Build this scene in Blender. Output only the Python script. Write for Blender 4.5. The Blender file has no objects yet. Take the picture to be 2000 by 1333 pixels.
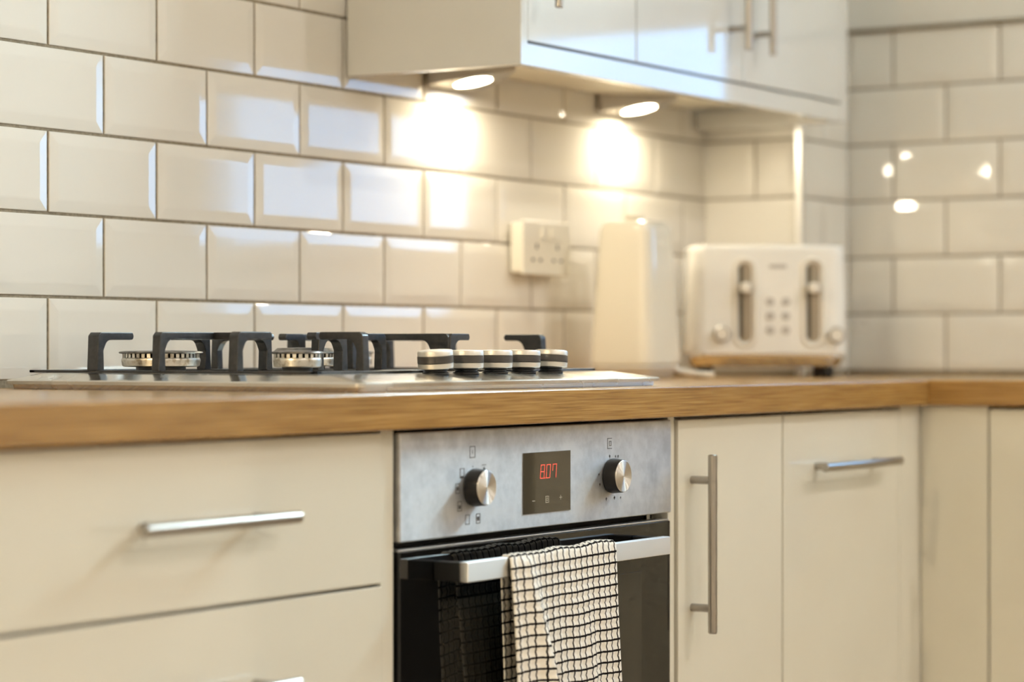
import bpy, bmesh, math, random
from mathutils import Vector, Matrix
random.seed(7)
PI = math.pi
sc = bpy.context.scene
COL = sc.collection

# ------------------------------------------------------------------ camera
YAW = 0.56635
CAM = Vector((-2.2760, -2.1221, 0.9454))
cd = bpy.data.cameras.new('camera'); cam = bpy.data.objects.new('camera', cd); COL.objects.link(cam)
cam.location = CAM; cam.rotation_euler = (PI/2, 0, YAW - PI/2)
cd.sensor_width = 36; cd.lens = 88.18; cd.shift_y = 0.00885
cd.clip_start = 0.05; cd.clip_end = 60
cd.dof.use_dof = True; cd.dof.focus_distance = 2.98; cd.dof.aperture_fstop = 2.8; cd.dof.aperture_blades = 0
sc.camera = cam

# ------------------------------------------------------------------ world, exposure
w = bpy.data.worlds.new('daylight'); sc.world = w; w.use_nodes = True
bg = w.node_tree.nodes['Background']
bg.inputs['Color'].default_value = (0.62, 0.83, 1.0, 1); bg.inputs['Strength'].default_value = 56.0
sc.view_settings.view_transform = 'Standard'; sc.view_settings.look = 'None'
sc.view_settings.gamma = 1; sc.view_settings.use_curve_mapping = False
sc.view_settings.exposure = 1.05
sc.cycles.max_bounces = 6; sc.cycles.diffuse_bounces = 3; sc.cycles.glossy_bounces = 3; sc.cycles.use_adaptive_sampling = True; sc.cycles.adaptive_threshold = .06; sc.cycles.adaptive_min_samples = 12
sc.cycles.transparent_max_bounces = 12
sc.cycles.sample_clamp_indirect = 6.0
sc.cycles.use_denoising = True

# room sizes
XR, XL, YF, ZC = 1.905, -3.6, -4.4, 2.42       # right wall, left wall, front wall, ceiling
ZW, TH = 0.9, 0.0385                           # worktop top, thickness
YW, XW = -0.615, 1.2697                        # worktop front edges
YD, XD = -0.596, 1.2853                        # door planes
WY0, WY1, WZ0, WZ1 = -1.41, -0.655, 1.13, 1.605 # window opening in the right wall

# daylight portal in the window opening (helps the sky light find the opening)
VY0, VY1, VZ0, VZ1 = -1.62, -0.85, 1.96, 2.37 # added unseen high-level window, placed and sized for its daylight
pl = bpy.data.lights.new('window_portal', 'AREA'); pl.shape = 'RECTANGLE'
pl.size = WY1 - WY0; pl.size_y = WZ1 - WZ0; pl.cycles.is_portal = True
po = bpy.data.objects.new('window_portal', pl); COL.objects.link(po)
po.location = (XR + 0.15, (WY0 + WY1)/2, (WZ0 + WZ1)/2)
po.rotation_euler = Vector((-1, 0, 0)).to_track_quat('-Z', 'Y').to_euler()
pl2 = pl.copy(); pl2.size = VY1 - VY0; pl2.size_y = VZ1 - VZ0
po2 = bpy.data.objects.new('window_portal', pl2); COL.objects.link(po2)
po2.location = (XR + 0.15, (VY0 + VY1)/2, (VZ0 + VZ1)/2); po2.rotation_euler = po.rotation_euler

# ------------------------------------------------------------------ materials
def lin(c):
    return tuple(((x/255)/12.92 if x/255 <= .04045 else (((x/255)+.055)/1.055)**2.4) for x in c)
def mat(name, col, rough=.5, metal=0, coat=0, spec=.5, aniso=0, emis=None, es=0, ior=1.5):
    m = bpy.data.materials.new(name); m.use_nodes = True
    b = m.node_tree.nodes['Principled BSDF']
    b.inputs['Base Color'].default_value = (*col, 1); b.inputs['Roughness'].default_value = rough
    b.inputs['Metallic'].default_value = metal; b.inputs['Coat Weight'].default_value = coat
    b.inputs['Coat Roughness'].default_value = .03; b.inputs['IOR'].default_value = ior
    b.inputs['Specular IOR Level'].default_value = spec; b.inputs['Anisotropic'].default_value = aniso
    if emis: b.inputs['Emission Color'].default_value = (*emis, 1); b.inputs['Emission Strength'].default_value = es
    return m
def N(m, t, **kw):
    n = m.node_tree.nodes.new(t)
    for k, v in kw.items():
        if hasattr(n, k): setattr(n, k, v)
        else: n.inputs[k.replace('_', ' ')].default_value = v
    return n
def L(m, a, b): m.node_tree.links.new(a, b)
def P(m): return m.node_tree.nodes['Principled BSDF']
def ramp(m, stops):
    r = m.node_tree.nodes.new('ShaderNodeValToRGB')
    while len(r.color_ramp.elements) < len(stops): r.color_ramp.elements.new(.5)
    for e, (p, c) in zip(r.color_ramp.elements, stops): e.position = p; e.color = (*c, 1)
    return r
def noise_tint(m, c1, c2, scale=(3, 3, 3), detail=3, lo=.35, hi=.65, ns=1.0):
    tc = N(m, 'ShaderNodeTexCoord'); mp = N(m, 'ShaderNodeMapping'); mp.inputs['Scale'].default_value = scale
    nz = N(m, 'ShaderNodeTexNoise'); nz.inputs['Scale'].default_value = ns; nz.inputs['Detail'].default_value = detail
    r = ramp(m, [(lo, c1), (hi, c2)])
    L(m, tc.outputs['Object'], mp.inputs['Vector']); L(m, mp.outputs[0], nz.inputs['Vector'])
    L(m, nz.outputs['Fac'], r.inputs['Fac']); L(m, r.outputs['Color'], P(m).inputs['Base Color'])
    return mp, nz
def noise_bump(m, scale, strength, dist=.001, vec=(1, 1, 1), detail=2):
    tc = N(m, 'ShaderNodeTexCoord'); mp = N(m, 'ShaderNodeMapping'); mp.inputs['Scale'].default_value = vec
    nz = N(m, 'ShaderNodeTexNoise'); nz.inputs['Scale'].default_value = scale; nz.inputs['Detail'].default_value = detail
    b = N(m, 'ShaderNodeBump'); b.inputs['Strength'].default_value = strength; b.inputs['Distance'].default_value = dist
    L(m, tc.outputs['Object'], mp.inputs['Vector']); L(m, mp.outputs[0], nz.inputs['Vector'])
    L(m, nz.outputs['Fac'], b.inputs['Height']); L(m, b.outputs[0], P(m).inputs['Normal'])

M = {}
M['tile'] = mat('glazed_tile', (.80, .755, .67), .045, spec=.6)
noise_bump(M['tile'], 9, .25, .0006, detail=1)
M['grout'] = mat('tan_grout', (.30, .245, .165), .9); noise_tint(M['grout'], (.23, .185, .12), (.34, .28, .195), ns=60)
M['paint'] = mat('wall_paint', (.80, .76, .68), .7); noise_tint(M['paint'], (.79, .75, .67), (.81, .77, .69), ns=4)
M['ceiling'] = mat('ceiling_paint', (.86, .82, .73), .8); noise_tint(M['ceiling'], (.85, .81, .72), (.87, .83, .74), ns=4)
M['floor'] = mat('floor_vinyl', (.42, .33, .22), .4); noise_tint(M['floor'], (.38, .29, .19), (.47, .37, .25), (1, 9, 1), ns=3)
M['cream'] = mat('cream_gloss', (.78, .73, .60), .09, coat=.35)
noise_tint(M['cream'], (.775, .725, .595), (.79, .74, .61), ns=2); noise_bump(M['cream'], 3, .12, .002, detail=1)
M['white_gloss'] = mat('pale_gloss', (.72, .70, .65), .07, coat=.4)
noise_tint(M['white_gloss'], (.71, .69, .64), (.73, .71, .66), ns=2); noise_bump(M['white_gloss'], 3, .08, .002, detail=1)
M['carcass'] = mat('carcass_board', (.74, .66, .50), .45); noise_tint(M['carcass'], (.76, .70, .57), (.79, .73, .60), ns=6)
M['steel'] = mat('brushed_steel', (.78, .76, .73), .33, 1)
noise_bump(M['steel'], 40, .05, .0004, (1, 1, 30))
M['bar'] = mat('nickel_bar', (.43, .40, .36), .3, 1); noise_bump(M['bar'], 200, .04, .0003)
M['chrome'] = mat('chrome', (.82, .80, .77), .07, 1)
M['hobsteel'] = mat('hob_steel', (.72, .68, .61), .2, 1)
def hobfix(m):
    tc = N(m, 'ShaderNodeTexCoord'); nz = N(m, 'ShaderNodeTexNoise'); nz.inputs['Scale'].default_value = 9; nz.inputs['Detail'].default_value = 4
    r = ramp(m, [(.35, (.16,)*3), (.7, (.34,)*3)])
    L(m, tc.outputs['Object'], nz.inputs['Vector']); L(m, nz.outputs['Fac'], r.inputs['Fac']); L(m, r.outputs['Color'], P(m).inputs['Roughness'])
hobfix(M['hobsteel'])
M['knobsteel'] = mat('knob_steel', (.74, .70, .63), .42, .85); noise_bump(M['knobsteel'], 80, .05, .0004)
M['alu'] = mat('burner_aluminium', (.70, .65, .56), .34, 1)
noise_tint(M['alu'], (.46, .38, .27), (.74, .70, .62), detail=5, ns=55, lo=.3, hi=.5)
M['cap'] = mat('burner_cap', (.22, .21, .20), .32, .75); noise_tint(M['cap'], (.13, .12, .11), (.32, .30, .28), ns=30)
M['iron'] = mat('cast_iron', (.012, .011, .011), .33, 0, spec=.75)
noise_tint(M['iron'], (.008, .0075, .007), (.026, .024, .023), ns=60, detail=5); noise_bump(M['iron'], 260, .25, .0004, detail=3)
M['black'] = mat('black_plastic', (.012, .011, .010), .35); noise_bump(M['black'], 300, .05, .0003)
M['dark'] = mat('dark_recess', (.006, .005, .005), .8); noise_tint(M['dark'], (.005, .004, .004), (.008, .007, .006), ns=5)
M['band'] = mat('dark_band', (.07, .06, .052), .3); noise_bump(M['band'], 200, .05, .0003)
M['bglass'] = mat('black_glass', (.005, .0045, .004), .015, spec=.6, ior=1.5); noise_bump(M['bglass'], 1.5, .02, .002)
M['wglass'] = mat('oven_window_glass', (.022, .019, .014), .015, spec=.65, ior=1.5); noise_bump(M['wglass'], 1.5, .02, .002)
M['dglass'] = mat('display_glass', (.075, .062, .040), .04, spec=.7); noise_bump(M['dglass'], 3, .02, .002)
M['red'] = mat('red_digit', (.3, .02, .01), .5, emis=(1.0, .12, .07), es=.6); noise_bump(M['red'], 30, .02)
M['ink'] = mat('print_ink', (.09, .085, .085), .5); noise_bump(M['ink'], 30, .02)
M['wink'] = mat('pale_print', (.62, .56, .44), .5); noise_bump(M['wink'], 30, .02)
M['gap'] = mat('slot_shadow_gap', (.06, .05, .03), .5); noise_bump(M['gap'], 30, .02)
M['slotplate'] = mat('slot_plate', (.34, .28, .20), .4); noise_bump(M['slotplate'], 30, .02)
M['button'] = mat('button_grey', (.52, .49, .45), .35); noise_bump(M['button'], 30, .02)
M['plastic'] = mat('white_plastic', (.80, .76, .68), .22, coat=.2); noise_bump(M['plastic'], 20, .03, .001)
M['socket'] = mat('socket_plastic', (.80, .755, .645), .3); noise_bump(M['socket'], 20, .03, .001)
M['kettle'] = mat('cream_enamel', (.80, .745, .62), .13, coat=.5); noise_bump(M['kettle'], 6, .04, .001)
M['toaster'] = mat('white_enamel', (.86, .84, .79), .16, coat=.4); noise_bump(M['toaster'], 6, .04, .001)
M['alutrim'] = mat('aluminium_trim', (.80, .79, .77), .3, .7); noise_bump(M['alutrim'], 60, .05, .0004)
M['frame'] = mat('window_frame', (.82, .80, .76), .3); noise_bump(M['frame'], 30, .03)

# wood laminate: grain along local x
def wood():
    m = mat('oak_laminate', (.45, .28, .13), .24, spec=.5, ior=1.7)
    tc = N(m, 'ShaderNodeTexCoord'); mp = N(m, 'ShaderNodeMapping'); mp.inputs['Scale'].default_value = (4.5, 110, 260)
    nz = N(m, 'ShaderNodeTexNoise'); nz.inputs['Scale'].default_value = 2.2; nz.inputs['Detail'].default_value = 4; nz.inputs['Distortion'].default_value = .25
    mp2 = N(m, 'ShaderNodeMapping'); mp2.inputs['Scale'].default_value = (1.1, 9, 12)
    nz2 = N(m, 'ShaderNodeTexNoise'); nz2.inputs['Scale'].default_value = 1.6; nz2.inputs['Detail'].default_value = 3
    r = ramp(m, [(.28, (.215, .108, .026)), (.48, (.36, .19, .048)), (.72, (.50, .295, .092))])
    r2 = ramp(m, [(.3, (.93, .92, .90)), (.7, (1.06, 1.04, 1.0))])
    mx = N(m, 'ShaderNodeMix'); mx.data_type = 'RGBA'; mx.blend_type = 'MULTIPLY'; mx.inputs['Factor'].default_value = 1
    for a in (mp, mp2): L(m, tc.outputs['Object'], a.inputs['Vector'])
    L(m, mp.outputs[0], nz.inputs['Vector']); L(m, mp2.outputs[0], nz2.inputs['Vector'])
    L(m, nz.outputs['Fac'], r.inputs['Fac']); L(m, nz2.outputs['Fac'], r2.inputs['Fac'])
    L(m, r.outputs['Color'], mx.inputs['A']); L(m, r2.outputs['Color'], mx.inputs['B'])
    L(m, mx.outputs['Result'], P(m).inputs['Base Color'])
    b = N(m, 'ShaderNodeBump'); b.inputs['Strength'].default_value = .02; b.inputs['Distance'].default_value = .0002
    L(m, nz.outputs['Fac'], b.inputs['Height']); L(m, b.outputs[0], P(m).inputs['Normal'])
    return m
M['wood'] = wood()

# stained brushed steel for the oven panel
def panel_steel():
    m = mat('smudged_steel', (.70, .69, .67), .34, .78)
    tc = N(m, 'ShaderNodeTexCoord'); nz = N(m, 'ShaderNodeTexNoise'); nz.inputs['Scale'].default_value = 26; nz.inputs['Detail'].default_value = 7; nz.inputs['Roughness'].default_value = .65
    r = ramp(m, [(.34, (.50, .495, .49)), (.60, (.66, .66, .66))])
    rr = ramp(m, [(.3, (.55,)*3), (.7, (.42,)*3)])
    L(m, tc.outputs['Object'], nz.inputs['Vector']); L(m, nz.outputs['Fac'], r.inputs['Fac']); L(m, nz.outputs['Fac'], rr.inputs['Fac'])
    L(m, r.outputs['Color'], P(m).inputs['Base Color']); L(m, rr.outputs['Color'], P(m).inputs['Roughness'])
    brushed(m)
    return m
def brushed(m, an=.75):      # horizontal brushing spreads reflections up and down
    P(m).inputs['Anisotropic'].default_value = an
    v = N(m, 'ShaderNodeCombineXYZ'); v.inputs['Z'].default_value = 1.0
    L(m, v.outputs[0], P(m).inputs['Tangent'])
M['panel'] = panel_steel()
M['handle_steel'] = mat('handle_steel', (.92, .89, .84), .42, 1); brushed(M['handle_steel'], .8)
def spun():
    m = mat('spun_steel', (.82, .79, .74), .40, 1, aniso=.97)
    t = N(m, 'ShaderNodeTangent'); t.direction_type = 'RADIAL'; t.axis = 'Y'
    L(m, t.outputs[0], P(m).inputs['Tangent']); P(m).inputs['Anisotropic Rotation'].default_value = .25
    return m
M['spun'] = spun()
def pane(name, tint):
    m = bpy.data.materials.new(name); m.use_nodes = True; nt = m.node_tree
    nt.nodes.remove(nt.nodes['Principled BSDF']); out = nt.nodes['Material Output']
    tr = nt.nodes.new('ShaderNodeBsdfTransparent'); tr.inputs[0].default_value = (*tint, 1)
    gl = nt.nodes.new('ShaderNodeBsdfGlossy'); gl.inputs['Roughness'].default_value = .01
    fr = nt.nodes.new('ShaderNodeFresnel'); fr.inputs['IOR'].default_value = 1.45
    mx = nt.nodes.new('ShaderNodeMixShader')
    nt.links.new(fr.outputs[0], mx.inputs[0]); nt.links.new(tr.outputs[0], mx.inputs[1]); nt.links.new(gl.outputs[0], mx.inputs[2])
    nt.links.new(mx.outputs[0], out.inputs['Surface'])
    return m
M['pane'] = pane('window_pane', (.96, .98, .97))
M['dimmed'] = pane('sky_dimming_pane', (.15, .19, .23))  # tint added to dim the sky through the lower window
def towel_mat():
    m = mat('check_terry', (.75, .68, .55), .95, spec=.1)
    uv = N(m, 'ShaderNodeUVMap'); uv.uv_map = 'UVMap'; sp = N(m, 'ShaderNodeSeparateXYZ'); L(m, uv.outputs[0], sp.inputs[0])
    nz = N(m, 'ShaderNodeTexNoise'); nz.inputs['Scale'].default_value = 7; nz.inputs['Detail'].default_value = 2; L(m, uv.outputs[0], nz.inputs['Vector'])
    facs = []
    for ax, wd in (('X', .088), ('Y', .095)):
        a = N(m, 'ShaderNodeMath', operation='FRACT'); L(m, sp.outputs[ax], a.inputs[0])
        s = N(m, 'ShaderNodeMath', operation='SUBTRACT'); L(m, a.outputs[0], s.inputs[0]); s.inputs[1].default_value = .5
        ab = N(m, 'ShaderNodeMath', operation='ABSOLUTE'); L(m, s.outputs[0], ab.inputs[0])
        wob = N(m, 'ShaderNodeMath', operation='MULTIPLY_ADD'); L(m, nz.outputs['Fac'], wob.inputs[0]); wob.inputs[1].default_value = .08; wob.inputs[2].default_value = .5 - wd - .04
        g = N(m, 'ShaderNodeMath', operation='GREATER_THAN'); L(m, ab.outputs[0], g.inputs[0]); L(m, wob.outputs[0], g.inputs[1])
        facs.append(g)
    mx = N(m, 'ShaderNodeMath', operation='MAXIMUM'); L(m, facs[0].outputs[0], mx.inputs[0]); L(m, facs[1].outputs[0], mx.inputs[1])
    n2 = N(m, 'ShaderNodeTexNoise'); n2.inputs['Scale'].default_value = 1.2; L(m, uv.outputs[0], n2.inputs['Vector'])
    cr = ramp(m, [(.3, (.90, .84, .73)), (.7, (.95, .92, .85))]); L(m, n2.outputs['Fac'], cr.inputs['Fac'])
    mc = N(m, 'ShaderNodeMix'); mc.data_type = 'RGBA'; L(m, mx.outputs[0], mc.inputs['Factor'])
    L(m, cr.outputs['Color'], mc.inputs['A']); mc.inputs['B'].default_value = (.012, .009, .008, 1)
    L(m, mc.outputs['Result'], P(m).inputs['Base Color'])
    tc = N(m, 'ShaderNodeTexCoord'); n3 = N(m, 'ShaderNodeTexNoise'); n3.inputs['Scale'].default_value = 900; L(m, tc.outputs['Object'], n3.inputs['Vector'])
    b = N(m, 'ShaderNodeBump'); b.inputs['Strength'].default_value = .6; b.inputs['Distance'].default_value = .001
    L(m, n3.outputs['Fac'], b.inputs['Height']); L(m, b.outputs[0], P(m).inputs['Normal'])
    return m
M['towel'] = towel_mat()

# ------------------------------------------------------------------ mesh helpers
class MB:
    def __init__(s): s.bm = bmesh.new()
    def _merge(s, tmp):
        me = bpy.data.meshes.new('tmp'); tmp.to_mesh(me); tmp.free(); s.bm.from_mesh(me); bpy.data.meshes.remove(me)
    def box(s, a, b, bev=0, seg=2, rot=None, about=None):
        t = bmesh.new(); bmesh.ops.create_cube(t, size=1)
        a = Vector(a); b = Vector(b); c = (a+b)/2; d = b-a
        for v in t.verts: v.co = Vector((v.co.x*d.x, v.co.y*d.y, v.co.z*d.z)) + c
        if bev: bmesh.ops.bevel(t, geom=t.edges[:], offset=bev, segments=seg, affect='EDGES', profile=.5)
        if rot:
            ab = Vector(about) if about else c
            bmesh.ops.rotate(t, verts=t.verts, cent=ab, matrix=rot)
        s._merge(t); return s
    def loft(s, rings, cap=True, close=True):
        t = bmesh.new(); R = [[t.verts.new(p) for p in r] for r in rings]; n = len(R[0])
        for a, b in zip(R, R[1:]):
            for i in range(n if close else n-1):
                j = (i+1) % n
                try: t.faces.new((a[i], a[j], b[j], b[i]))
                except ValueError: pass
        if cap:
            t.faces.new(R[0][::-1]); t.faces.new(R[-1])
        bmesh.ops.recalc_face_normals(t, faces=t.faces)
        s._merge(t); return s
    def lathe(s, prof, c=(0, 0, 0), n=32, axis='z', cap=True):
        rings = []
        for r, h in prof:
            ring = []
            for i in range(n):
                a = 2*PI*i/n; u, v = r*math.cos(a), r*math.sin(a)
                ring.append(Vector(c) + (Vector((u, v, h)) if axis == 'z' else Vector((u, h, v)) if axis == 'y' else Vector((h, u, v))))
            rings.append(ring)
        return s.loft(rings, cap)
    def prism(s, pts, depth, frame, bev=0):
        """extrude a 2d outline; frame = (origin, u, v, n), thickness depth along n"""
        o, u, v, nn = [Vector(k) for k in frame]
        t = bmesh.new()
        A = [t.verts.new(o + u*p[0] + v*p[1]) for p in pts]; B = [t.verts.new(o + u*p[0] + v*p[1] + nn*depth) for p in pts]
        n = len(pts); t.faces.new(A[::-1]); t.faces.new(B)
        for i in range(n): t.faces.new((A[i], A[(i+1) % n], B[(i+1) % n], B[i]))
        bmesh.ops.recalc_face_normals(t, faces=t.faces)
        if bev: bmesh.ops.bevel(t, geom=t.edges[:], offset=bev, segments=2, affect='EDGES', profile=.5)
        s._merge(t); return s
    def tube(s, pts, r, n=12, cap=True):
        pts = [Vector(p) for p in pts]; rings = []
        rr = r if isinstance(r, (list, tuple)) else [r]*len(pts)
        up = None
        for i, p in enumerate(pts):
            d = (pts[min(i+1, len(pts)-1)] - pts[max(i-1, 0)]).normalized()
            if up is None: up = d.orthogonal().normalized()
            up = (up - d*up.dot(d)).normalized(); q = d.cross(up)
            rings.append([p + up*math.cos(2*PI*k/n)*rr[i] + q*math.sin(2*PI*k/n)*rr[i] for k in range(n)])
        return s.loft(rings, cap)
    def cyl(s, a, b, r, n=20, bev=.0):
        a = Vector(a); b = Vector(b); d = (b-a).normalized()
        if bev: return s.tube([a, a+d*1e-5, a+d*bev, b-d*bev, b-d*1e-5, b], [r-bev, r-bev, r, r, r-bev, r-bev], n)
        return s.tube([a, b], r, n)

WM = {}
def reg(o, m): WM[o.name] = m
def props(o, label=None, cat=None, group=None, kind=None):
    if label: o['label'] = label
    if cat: o['category'] = cat
    if group: o['group'] = group
    if kind: o['kind'] = kind
    return o
def thing(name, label, cat, loc=(0, 0, 0), rotz=0, group=None):
    o = bpy.data.objects.new(name, None); COL.objects.link(o); o.empty_display_size = .05
    o.location = loc; o.rotation_euler = (0, 0, rotz)
    reg(o, Matrix.Translation(Vector(loc)) @ Matrix.Rotation(rotz, 4, 'Z'))
    return props(o, label, cat, group)
def obj(name, mb, m, parent=None, loc=None, rotz=0, local=False, smooth=True, ang=.6, label=None):
    """mesh given in world coordinates (or in the parent's frame when local)"""
    bm = mb.bm; me = bpy.data.meshes.new(name)
    if loc is not None: W = Matrix.Translation(Vector(loc)) @ Matrix.Rotation(rotz, 4, 'Z')
    elif parent is not None: W = WM[parent.name]
    else: W = Matrix.Identity(4)
    if not local: bmesh.ops.transform(bm, matrix=W.inverted(), verts=bm.verts)
    bm.to_mesh(me); bm.free()
    if smooth:
        for p in me.polygons: p.use_smooth = True
        me.set_sharp_from_angle(angle=ang)
    me.materials.append(M[m] if isinstance(m, str) else m)
    o = bpy.data.objects.new(name, me); COL.objects.link(o)
    if smooth:
        wn = o.modifiers.new('normals', 'WEIGHTED_NORMAL'); wn.keep_sharp = True; wn.weight = 90
    if loc is not None and parent is None: o.location = loc; o.rotation_euler = (0, 0, rotz)
    if parent is not None: o.parent = parent
    reg(o, W)
    if label: o['label'] = label
    return o
def struct(name, mb, m, parent=None):
    o = obj(name, mb, m, parent, smooth=False)
    if parent is None: o['kind'] = 'structure'
    return o
def copy_tree(o, parent=None):
    c = o.copy(); COL.objects.link(c); c.parent = parent
    for ch in list(o.children): copy_tree(ch, c)
    return c

# ------------------------------------------------------------------ room shell
struct('floor', MB().box((XL-.1, YF-.1, -.1), (XR+.2, .1, 0)), 'floor')
struct('ceiling', MB().box((XL-.1, YF-.1, ZC), (XR+.2, .1, ZC+.1)), 'ceiling')
struct('wall_left', MB().box((XL-.1, YF-.1, 0), (XL, .1, ZC)), 'paint')
struct('wall_front', MB().box((XL, YF-.1, 0), (XR+.2, YF, ZC)), 'paint')
GZ = 1.5203                                            # top of the tiling
wall_b = struct('wall_back', MB().box((XL, 0, 0), (XR+.2, .1, ZC)), 'paint')
mb = MB()
mb.box((XR, YF, 0), (XR+.2, 0, WZ0)).box((XR, YF, WZ1), (XR+.2, 0, VZ0)).box((XR, YF, VZ1), (XR+.2, 0, ZC))
mb.box((XR, YF, WZ0), (XR+.2, WY0, WZ1)).box((XR, WY1, WZ0), (XR+.2, 0, WZ1))
mb.box((XR, YF, VZ0), (XR+.2, VY0, VZ1)).box((XR, VY1, VZ0), (XR+.2, 0, VZ1))
wall_r = struct('wall_right', mb, 'paint')
# boxed-in corner that stands on the worktop
BX, BY = 1.699, -.190
wall_c = struct('wall_corner', MB().box((BX+.004, BY+.004, ZW), (XR, 0, 2.2)), 'paint')
# grout beds, a hair proud of the plaster
TB = .006     # tile face stands this far off the wall plane at the bevel foot
obj('grout_bed', MB().box((-1.75, -.0035, ZW), (BX+.003, 0, GZ)), 'grout', wall_b, smooth=False)
obj('grout_bed', MB().box((XR-.0035, WY1, ZW), (XR, BY+.003, GZ)), 'grout', wall_r, smooth=False)
obj('grout_bed', MB().box((XR-.0035, -2.6, ZW), (XR, WY1, WZ0)), 'grout', wall_r, smooth=False)
obj('grout_bed', MB().box((BX+.0008, BY+.0045, ZW), (BX+.0045, 0, GZ)).box((BX+.004, BY+.0008, ZW), (XR, BY+.0045, GZ)), 'grout', wall_c, smooth=False)

# bevelled metro tile, local x = width, z = height, facing -y
TCACHE = {}
def tile_mesh(wd, ht):
    key = (round(wd, 4), round(ht, 4))
    if key in TCACHE: return TCACHE[key]
    g = .0019; a, b = wd/2-g, ht/2-g; iv = min(.0150, a*.45, b*.45)
    rings = []
    for ins, y in ((0, 0), (0, -.0040), (.0009, -.0047), (iv-.0010, -.00605), (iv+.0010, -.00615)):
        rings.append([Vector((sx*(a-ins), y, sz*(b-ins))) for sx, sz in ((-1, -1), (1, -1), (1, 1), (-1, 1))])
    t = MB().loft(rings)
    me = bpy.data.meshes.new('tile'); t.bm.to_mesh(me); t.bm.free(); me.materials.append(M['tile'])
    TCACHE[key] = me; return me
def tile(parent, c, rotz, wd, ht):
    o = bpy.data.objects.new('tile', tile_mesh(wd, ht)); COL.objects.link(o); o.parent = parent
    o.location = c
    o.rotation_euler = (random.uniform(-.0022, .0022), 0, rotz + random.uniform(-.0022, .0022))
    return o
PZ, PX, Z0 = .102, .202, .9083
def tile_run(parent, u0, u1, first, place, rotz, rows, zlim=None):
    """rows of running bond between u0 and u1; first(k) is a joint position of row k"""
    for k in rows:
        z0, z1 = Z0 + k*PZ, Z0 + (k+1)*PZ
        if zlim: z1 = min(z1, zlim)
        j = first(k); n0 = math.floor((u0-j)/PX)
        u = j + n0*PX
        while u < u1 - 1e-6:
            a, b = max(u, u0), min(u+PX, u1)
            if b-a > .012: tile(parent, place((a+b)/2, (z0+z1)/2), rotz, b-a, z1-z0)
            u += PX
tile_run(wall_b, -1.75, BX, lambda k: 0 if k % 2 == 0 else .101, lambda u, z: (u, -.0005, z), 0, range(6))
# right wall: u = -y
TR = .2795
tile_run(wall_r, -BY, -WY1, lambda k: TR + (.101 if k % 2 == 0 else 0), lambda u, z: (XR-.0005, -u, z), -PI/2, range(6))
tile_run(wall_r, -WY1, 2.6, lambda k: TR + (.101 if k % 2 == 0 else 0), lambda u, z: (XR-.0005, -u, z), -PI/2, range(2))
tile_run(wall_r, -WY1, 2.6, lambda k: TR + .101, lambda u, z: (XR-.0005, -u, z), -PI/2, (2,), WZ0-.001)
# corner box: side faces left, front faces the room
tile_run(wall_c, 0.0, -BY-.004, lambda k: .105 if k % 2 == 1 else .202, lambda u, z: (BX+.0035, -u, z), -PI/2, range(6))
tile_run(wall_c, BX+.006, XR-.002, lambda k: BX+.1 if k % 2 == 0 else BX+.006, lambda u, z: (u, BY+.0035, z), 0, range(6))
mb = MB().box((BX-.0055, BY-.0075, ZW), (BX+.008, BY+.006, GZ), .002)
struct('trim_1', mb, 'alutrim')
mb = MB().box((XR-.012, WY1, GZ), (XR, BY, GZ+.006), .002)
struct('trim_2', mb, 'grout')

# windows in the right wall: frame, pane, sill
def window(name, ya, yb, za, zb, glass):
    mb = MB(); f = .04; xo = XR+.05
    mb.box((xo, ya, za), (xo+.06, ya+f, zb), .004).box((xo, yb-f, za), (xo+.06, yb, zb), .004)
    mb.box((xo, ya+f, za), (xo+.06, yb-f, za+f), .004).box((xo, ya+f, zb-f), (xo+.06, yb-f, zb), .004)
    win = struct(name, mb, 'frame')
    obj('window_pane', MB().box((xo+.028, ya+f, za+f), (xo+.032, yb-f, zb-f)), glass, win, smooth=False)
    obj('window_sill', MB().box((XR-.02, ya-.02, za), (xo+.01, yb+.02, za+.012), .004), 'frame', win)
window('window_1', WY0, WY1, WZ0, WZ1, 'dimmed'); window('added_window', VY0, VY1, VZ0, VZ1, 'pane')
# ceiling downlights: unseen lamps added to light the room
def downlight(x, y, power, label, colour=(1, .98, .97)):
    t = thing('added_downlight', label, 'downlight', (x, y, ZC), 0, 'added unseen ceiling downlights')
    obj('bezel', MB().lathe([(.034, -.001), (.036, -.008), (.046, -.006), (.048, 0)], (x, y, ZC), 32, cap=False), 'chrome', t)
    e = mat('added_lamp_lens', (.9, .85, .75), .4, emis=(1, .80, .55), es=12)
    obj('lens', MB().lathe([(.001, -.002), (.034, -.002), (.034, -.0005)], (x, y, ZC), 32), e, t)
    ld = bpy.data.lights.new('downlight', 'AREA'); ld.shape = 'DISK'; ld.size = .09; ld.energy = power; ld.color = colour
    lo = bpy.data.objects.new('added_lamp', ld); COL.objects.link(lo); lo.parent = t; lo.location = (0, 0, -.012)
    return t
DL = [(1.25, -2.3, 8, 'added unseen ceiling downlight nearest the window'), (-.6, -2.6, 5, 'added unseen ceiling downlight out in the room facing the oven'),
      (-3.1, -.75, 27, 'added unseen ceiling downlight over the left end of the kitchen', (1, .82, .55)), (.6, -3.7, 10, 'added unseen ceiling downlight at the far side of the room near the window wall'),
      (-1.9, -3.5, 5, 'added unseen ceiling downlight at the far side of the room away from the window')]
for a in DL: downlight(*a)

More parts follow.
